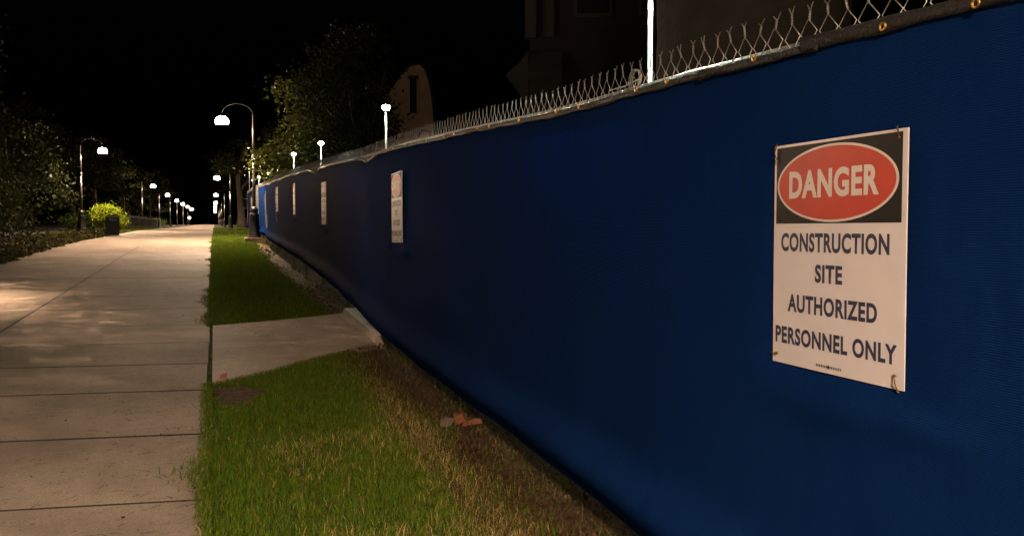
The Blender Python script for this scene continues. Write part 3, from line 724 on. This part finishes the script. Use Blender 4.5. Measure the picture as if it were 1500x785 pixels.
# ------------------------------------------------------------------ grass
def blades(name, X, Y, H, W, col, material, lean=.35, z0=None, dirx=None):
    n = len(X); Z = (zg(Y) - .015) if z0 is None else z0
    a = rng.uniform(0, 2 * np.pi, n); la = rng.uniform(0, 2 * np.pi, n); lm = np.abs(rng.normal(0, lean, n)) + .08
    wx, wy = np.cos(a) * W / 2, np.sin(a) * W / 2
    lx, ly = np.cos(la) * lm * H, np.sin(la) * lm * H
    hz = H / np.sqrt(1 + lm ** 2)
    b0 = np.stack([X - wx, Y - wy, Z], 1); b1 = np.stack([X + wx, Y + wy, Z], 1)
    m0 = np.stack([X - wx * .8 + lx * .35, Y - wy * .8 + ly * .35, Z + hz * .6], 1); m1 = np.stack([X + wx * .8 + lx * .35, Y + wy * .8 + ly * .35, Z + hz * .6], 1)
    t0 = np.stack([X - wx * .12 + lx, Y - wy * .12 + ly, Z + hz], 1); t1 = np.stack([X + wx * .12 + lx, Y + wy * .12 + ly, Z + hz], 1)
    V = np.stack([b0, b1, m1, m0, t1, t0], 1).reshape(-1, 3)
    i = np.arange(n)[:, None] * 6
    F = np.concatenate([i + np.array([0, 1, 2, 3]), i + np.array([3, 2, 4, 5])], 0)
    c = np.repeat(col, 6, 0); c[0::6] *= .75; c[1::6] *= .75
    o = mesh_obj(name, V, F, material, None, False, c); tag(o, kind='stuff'); return o
def stub_mask(X, Y):
    nr = np.interp(X, [p[0] for p in near], [p[1] for p in near]); fr = np.interp(X, [p[0] for p in far], [p[1] for p in far])
    return (Y > nr + .03 * vnoise(X * 9, Y * 9, 2)) & (Y < fr - .02)
def grass_field(n, ya, yb, xa, xb, h, w):
    X = rng.uniform(xa, xb, n); Y = rng.uniform(ya, yb, n)
    edge = 1.24 + .16 * (vnoise(X * 0 + 3, Y * 1.7, 4) - .5) + .10 * (vnoise(X * 9, Y * 9, 6) - .5)
    edge = edge - .06 * sstep(5.0, 7.0, Y) * (1 - sstep(7.0, 9, Y)) - .10 * sstep(10, 14, Y)
    p = 1 - sstep(edge - .12, edge + .12, X)
    p = np.maximum(p, .10 * (vnoise(X * 5, Y * 5, 8) > .45))
    d = np.hypot((X - .13) / .17, (Y - 5.95) / .34); p *= sstep(.6, 1.15, d + .25 * (vnoise(X * 20, Y * 20, 1) - .5))
    keep = (rng.uniform(0, 1, n) < p) & ~stub_mask(X, Y)
    return X[keep], Y[keep]
def dryness(X, Y):
    d = sstep(.50, .72, fbm(X * 2.0 + 7, Y * 1.3 + 2, 31, 3)) * .40
    d = d + .75 * np.exp(-((X - 1.14) / .14) ** 2) * (1 - sstep(5.2, 7.0, Y)) + .35 * np.exp(-((X - .45) / .22) ** 2 - ((Y - 4.35) / .45) ** 2)
    return np.clip(d, 0, .93)
def gcol(X, Y, dry):
    n = len(X); k = rng.uniform(0, 1, n) < dry
    g = np.array([.085, .158, .013]) * rng.uniform(.6, 1.45, (n, 1)); g[:, 0] *= rng.uniform(.75, 1.5, n)
    t = np.array([.40, .28, .125]) * rng.uniform(.55, 1.25, (n, 1))
    return np.where(k[:, None], t, g), k
X, Y = grass_field(165000, 2.3, 7.8, -.10, 1.62, 0, 0)
col, k = gcol(X, Y, dryness(X, Y) * .34 + .02)
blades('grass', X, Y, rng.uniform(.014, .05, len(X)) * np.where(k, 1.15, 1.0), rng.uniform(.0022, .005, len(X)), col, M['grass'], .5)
X, Y = grass_field(60000, 9.0, 17, -.09, 1.55, 0, 0)
col, k = gcol(X, Y, .04 * np.ones(len(X)))
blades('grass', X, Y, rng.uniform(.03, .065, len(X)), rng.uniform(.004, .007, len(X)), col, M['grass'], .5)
X, Y = grass_field(50000, 17, 34, -.09, 1.55, 0, 0)
col, k = gcol(X, Y, .02 * np.ones(len(X)))
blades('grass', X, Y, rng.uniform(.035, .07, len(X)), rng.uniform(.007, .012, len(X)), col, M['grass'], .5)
n = 36000; X = rng.uniform(-.08, 9, n) ; Y = 34 + 60 * rng.uniform(0, 1, n) ** 1.5
col, k = gcol(X, Y, .06 * np.ones(n)); blades('grass', X, Y, rng.uniform(.04, .09, n), rng.uniform(.014, .03, n), col, M['grass'], .5)
n = 16000; X = rng.uniform(-6.8, -3.95, n); Y = 36 + 60 * rng.uniform(0, 1, n) ** 1.4
col, k = gcol(X, Y, .06 * np.ones(n)); blades('grass', X, Y, rng.uniform(.04, .09, n), rng.uniform(.014, .03, n), col, M['grass'], .5)
n = 16000; Y = 2.6 + 30 * rng.uniform(0, 1, n) ** 1.5; X = -.03 - np.abs(rng.normal(0, .055, n)) * (.25 + 1.6 * vnoise(Y * 2.1, Y * 0 + 4, 17) ** 2)
kk = ~((Y > 6.3) & (Y < 9.25)); X = X[kk]; Y = Y[kk]
col, k = gcol(X, Y, .10 * np.ones(len(X))); blades('grass', X, Y, rng.uniform(.02, .05, len(X)), rng.uniform(.0025, .006, len(X)), col, M['grass'], .9, zg(Y) + .004)
# weeds and dirt wedged in the joint between path and cross walk
n = 500; Y = rng.uniform(6.3, 9.3, n); X = -.04 + rng.normal(0, .008, n); kk = vnoise(Y * 4, Y * 0, 3) > .5; X = X[kk]; Y = Y[kk]
col, k = gcol(X, Y, .3 * np.ones(len(X))); blades('weeds', X, Y, rng.uniform(.01, .03, len(X)), rng.uniform(.003, .006, len(X)), col, M['grass'], .6)
# dry straw: stalks standing in the lawn edge and lying on the soil
n = 15000; X = rng.uniform(.1, 1.5, n); Y = rng.uniform(2.4, 7.4, n)
dr = dryness(X, Y) + .14 * (X > 1.1); kk = rng.uniform(0, 1, n) < dr * np.where(X > 1.2, .16, .65); kk &= ~stub_mask(X, Y); X = X[kk]; Y = Y[kk]
col = np.array([.52, .37, .19]) * rng.uniform(.5, 1.25, (len(X), 1))
blades('dry_straw', X, Y, rng.uniform(.03, .075, len(X)), rng.uniform(.0018, .0034, len(X)), col, M['dry'], .45)
n = 6000; X = 1.02 + .75 * rng.uniform(0, 1, n); Y = 2.5 + 5.0 * rng.uniform(0, 1, n) ** 1.3; kk = ~stub_mask(X, Y); X = X[kk]; Y = Y[kk]
col = np.array([.13, .085, .042]) * rng.uniform(.35, 1.3, (len(X), 1))
blades('dry_straw', X, Y, rng.uniform(.04, .12, len(X)), rng.uniform(.002, .004, len(X)), col, M['dry'], 3.0, zg(Y) + .0)
# weeds along the fence line
n = 1500; X = rng.uniform(1.5, 1.95, n); Y = rng.uniform(2.3, 24, n); kk = (vnoise(X * 4, Y * 3, 14) > .45) & ~((Y > 7.5) & (Y < 9.9)); X = X[kk]; Y = Y[kk]
col, k = gcol(X, Y, .35 * np.ones(len(X))); blades('weeds', X, Y, rng.uniform(.05, .14, len(X)), rng.uniform(.004, .008, len(X)), col, M['grass'], .5)

# ------------------------------------------------------------------ litter, stones, brick bits
def chips(name, X, Y, Z, L_, W_, material, label=None):
    n = len(X); a = rng.normal(0.15, .9, n); c, s = np.cos(a), np.sin(a)
    dx, dy = np.stack([c, s], 1).T; V = []
    bend = rng.normal(0, .08, n)
    for (u, v, h) in ((-.5, -.5, 0), (0, -.5, 0), (.5, -.3, 0), (.5, .3, 0), (0, .5, 0), (-.5, .5, 0)):
        off = bend * L_ * (u * u - .1)
        x = X + dx * u * L_ - dy * (v * W_ + off); y = Y + dy * u * L_ + dx * (v * W_ + off)
        V.append((x, y, Z + .001 + .35 * W_ * (abs(u) < .1)))
    V = np.array(V).transpose(2, 0, 1).reshape(-1, 3); i = np.arange(n)[:, None] * 6
    F = np.concatenate([i + np.array([0, 1, 4, 5]), i + np.array([1, 2, 3, 4])], 0)
    o = mesh_obj(name, V, F, material); tag(o, kind='stuff'); return o
n = 1500; Y = 3.0 + 22 * rng.uniform(0, 1, n) ** 1.3; X = rng.uniform(-4.0, -.06, n); k = rng.uniform(0, 1, n) < .35; X[k] = -.06 - np.abs(rng.normal(0, .3, k.sum()))
chips('twig_litter', X, Y, zg(Y) + .013, rng.uniform(.012, .075, n) * np.where(rng.uniform(0, 1, n) < .08, 2.0, 1), rng.uniform(.002, .007, n), M['twig'])
n = 240; Y = 3.0 + 24 * rng.uniform(0, 1, n) ** 1.2; X = rng.uniform(-4.0, -.06, n)
chips('leaf_litter', X, Y, zg(Y) + .013, rng.uniform(.012, .035, n), rng.uniform(.008, .02, n), M['twig'])
n = 160; Y = rng.uniform(12, 24, n); X = -.06 - np.abs(rng.normal(0, .5, n))
chips('pale_litter', X, Y, zg(Y) + .013, rng.uniform(.012, .035, n), rng.uniform(.008, .02, n), M['rock'])
n = 42; X = rng.uniform(.05, 1.35, n); Y = np.interp(X, [0, 1.4], [7.0, 8.2]) + rng.uniform(-.1, 1.5, n)
chips('walk_litter', X, Y, zg(Y) + .026, rng.uniform(.02, .11, n), rng.uniform(.003, .012, n), M['twig'])
def rock(name, c, s, material, label=None, cat=None, group=None, box=False, rz=0.0):
    b = MB()
    if box: b.box((0, 0, 0), s, rz, .86)
    else: b.sphere((0, 0, 0), 1, 8, 5)
    V = [Vector(v) for v in b.v]
    if not box: V = [Vector((v.x * s[0] / 2, v.y * s[1] / 2, v.z * s[2] / 2)) * random.uniform(.78, 1.15) for v in V]
    else: V = [v + Vector([random.uniform(-.12, .12) * q for q in s]) for v in V]
    o = mesh_obj(name, V, b.f, material); o.location = c; o.rotation_euler = (random.uniform(-.3, .3), random.uniform(-.35, .35), rz)
    return tag(o, label, cat, group)
zb = zf(4.7) + .01
rock('brick_fragment', (1.405, 4.70, zb + .035), (.075, .065, .05), M['clay'], 'upright broken piece of red brick on the soil by the fence', 'brick', 'broken brick bits', True, .6)
rock('brick_fragment', (1.475, 4.63, zb + .02), (.12, .05, .03), M['clay'], 'flat long piece of red brick leaning on the upright one', 'brick', 'broken brick bits', True, -.3)
rock('brick_fragment', (1.35, 4.74, zb + .015), (.09, .06, .03), M['chip'], 'flat grey stone chip beside the broken red brick', 'stone', 'broken brick bits', True, .2)
rock('brick_fragment', (1.31, 4.66, zb + .012), (.06, .045, .028), M['chip'], 'smallest pale stone chip in front of the broken red brick', 'stone', 'broken brick bits', True, 1.1)
n = 1500; X = rng.uniform(1.05, 1.7, n); Y = 2.6 + 11 * rng.uniform(0, 1, n) ** 1.4; S = rng.uniform(.006, .022, n)
V = []; F = []
ob = np.array([(1,0,0),(0,1,0),(-1,0,0),(0,-1,0),(0,0,1),(0,0,-1)], float); of = np.array([(0,1,4),(1,2,4),(2,3,4),(3,0,4),(1,0,5),(2,1,5),(3,2,5),(0,3,5)])
kk = ~stub_mask(X, Y)
for i, (x, y, s) in enumerate(zip(X[kk], Y[kk], S[kk])):
    V.append(ob * s * rng.uniform(.5, 1.1, (6, 3)) + np.array([x, y, float(zg(y)) + .004])); F.append(of + 6 * i)
tag(mesh_obj('soil_clods', np.concatenate(V), np.concatenate(F), M['soil']), kind='stuff')
for k, (x, y, s) in enumerate([(1.36, 21.8, .10), (1.33, 22.6, .12), (1.40, 20.9, .07), (1.28, 24.0, .08)]):
    rock('stone', (x, y, zf(y) + s * .25), (s, s * 1.2, s * .7), M['rock'], ['pale stone on the soil strip, second from the lamp pedestal', 'largest pale stone on the soil strip near the lamp pedestal', 'smallest pale stone on the soil strip, farthest from the pedestal', 'pale stone on the soil strip closest to the lamp pedestal'][k], 'stone', 'pale stones along the far soil strip')
for k in range(12):
    y = 29 + k * .75 + random.uniform(-.2, .2); s = random.uniform(.12, .28)
    rock('edge_stone', (-4.3 - random.uniform(0, .35), y, zf(y) + s * .15), (s, s * 1.3, s * .6), M['rock'], 'small rough stone edging the bed near the bright bush, %s in line from the viewer' % ['first', 'second', 'third', 'fourth', 'fifth', 'sixth', 'seventh', 'eighth', 'ninth', 'tenth', 'eleventh', 'last'][k], 'stone', 'rough stones edging the bed by the bush')

# ------------------------------------------------------------------ bin
bn = thing('litter_bin', 'black square litter bin with a hooded lid in front of the bright bush', 'bin', (-3.90, 36.2, zf(36.2)), None, .15)
MB().box((0, 0, .37), (.46, .46, .70), 0, 1.06).build('body', M['bin'], bn)
b = MB(); b.box((0, 0, .745), (.54, .54, .05)); b.box((0, 0, .795), (.50, .50, .05), 0, .8); b.build('lid', M['iron'], bn)
MB().box((0, -.246, .62), (.30, .02, .09)).build('opening', M['glass'], bn); MB().box((0, 0, .01), (.42, .42, .03)).build('foot', M['iron'], bn)
# ------------------------------------------------------------------ iron railings, far
def railing(ya, yb, label):
    root = thing('iron_railing', label, 'railing', (-5.5, ya, zf(ya)), 'black iron railings on the tree side')
    b = MB()
    n = int((yb - ya) / .30)
    for k in range(n + 1):
        y = k * .30; z = zf(ya + y) - zf(ya); b.box((0, y, z + .50), (.018, .018, 1.0))
    o = b.build('pickets', M['iron'], root); o['kind'] = 'stuff'
    for h in (.16, .86):
        MB().tube([(0, y, zf(ya + y) - zf(ya) + h) for y in np.linspace(0, yb - ya, 6)], .016, 4).build('rail', M['iron'], root)
    for y in (0, yb - ya):
        MB().box((0, y, zf(ya + y) - zf(ya) + .56), (.06, .06, 1.14)).build('post', M['iron'], root)
for k in range(6): railing(47 + k * 7, 47 + k * 7 + 6.95, ['iron railing section nearest the bright bush', 'second iron railing section from the bush', 'third iron railing section from the bush', 'fourth iron railing section from the bush', 'fifth iron railing section from the bush', 'farthest iron railing section from the bush'][k])

# ------------------------------------------------------------------ buildings beyond the site
def dirxy(px, dist):
    a = math.atan((px - 750) / 1167.0) + R(20.47); return dist * math.sin(a), dist * math.cos(a)
gx, gy = dirxy(618, 24)
gw = thing('tan_gable_wall', 'tan round-topped wall rising beyond the fence behind the foliage', 'building', (gx, gy, zf(gy)), None, -R(12))
prof = [(-1.0, 0), (-1.0, 4.5), (-.60, 5.1), (-.35, 5.38), (-.05, 5.45), (.12, 5.3), (.24, 5.0), (.32, 4.6), (.38, 4.1), (.41, 3.6), (.38, 3.0), (.36, 2.2), (.36, 0)]
nP = len(prof); V = [(x, 0, z) for x, z in prof] + [(x, 1.4, z) for x, z in prof]
F = [tuple(range(nP)), tuple(range(2 * nP - 1, nP - 1, -1))] + [((i + 1) % nP, i, i + nP, (i + 1) % nP + nP) for i in range(nP)]
mesh_obj('wall', V, F, M['stone'], gw)
MB().tube([(x, -.03, z + .03) for x, z in prof[2:12]], .05, 6).build('coping', M['brick'], gw)
MB().box((-.24, -.02, 4.5), (.2, .09, 1.0)).build('recess', M['glass'], gw)
MB().box((-.24, -.03, 5.05), (.32, .10, .10)).build('lintel', M['brick'], gw)
MB().tube([(-.1, -.1, 3.3), (.02, -.12, 3.5), (.26, -.12, 3.45), (.26, -.12, 3.2), (.08, -.12, 2.7)], .03, 6).build('bracket', M['iron'], gw)
hx, hy = dirxy(905, 19)
hs = thing('dark_house', 'dark masonry house with flared stone eaves beyond the fence', 'building', (hx, hy, zf(hy)), None, -R(28))
MB().box((0, 2.5, 4.5), (4.2, 5, 9.0)).build('wall', M['brick'], hs)
b = MB(); b.box((-2.06, -.04, 2.0), (.30, .30, 4.0)); b.box((-1.62, -.04, 2.0), (.22, .24, 4.0)); b.build('lower_pilaster', M['trimstone'], hs)
b = MB(); b.box((-2.06, -.04, 7.4), (.26, .26, 4.2)); b.box((-1.6, -.04, 7.4), (.18, .2, 4.2)); b.build('upper_pilaster', M['trimstone'], hs)
pe = [(-.10, 3.9), (-.16, 4.1), (-.45, 4.28), (-.55, 4.42), (-.20, 4.72), (.0, 5.0), (.0, 3.9)]
V = [(x - 2.1, y_, z) for y_ in (-.25, 5.0) for x, z in pe]; F = [tuple(range(7)), tuple(range(13, 6, -1))] + [((i + 1) % 7, i, i + 7, (i + 1) % 7 + 7) for i in range(7)]
mesh_obj('eave', V, F, M['trimstone'], hs)
pe2 = [(-.10, 3.9), (-.28, 4.15), (-.5, 4.42), (-.1, 4.95), (.0, 5.0), (.0, 3.9)]
V = [(x_, y_ - .02, z) for x_ in (-2.08, -1.3) for y_, z in pe2]; F = [tuple(range(5, -1, -1)), tuple(range(6, 12))] + [(i, (i + 1) % 6, (i + 1) % 6 + 6, i + 6) for i in range(6)]
mesh_obj('cornice', V, F, M['trimstone'], hs)
for wx, wz in ((-.6, 2.4), (.9, 2.4), (-.6, 6.6), (.9, 6.6)):
    f = MB().box((wx, -.02, wz), (.9, .10, 1.7)).build('window', M['trimstone'], hs); MB().box((wx, -.075, wz), (.74, .02, 1.52)).build('pane', M['glass'], f)
MB().box((0, 2.5, 9.15), (4.8, 5.6, .3)).build('roof', M['trimstone'], hs)
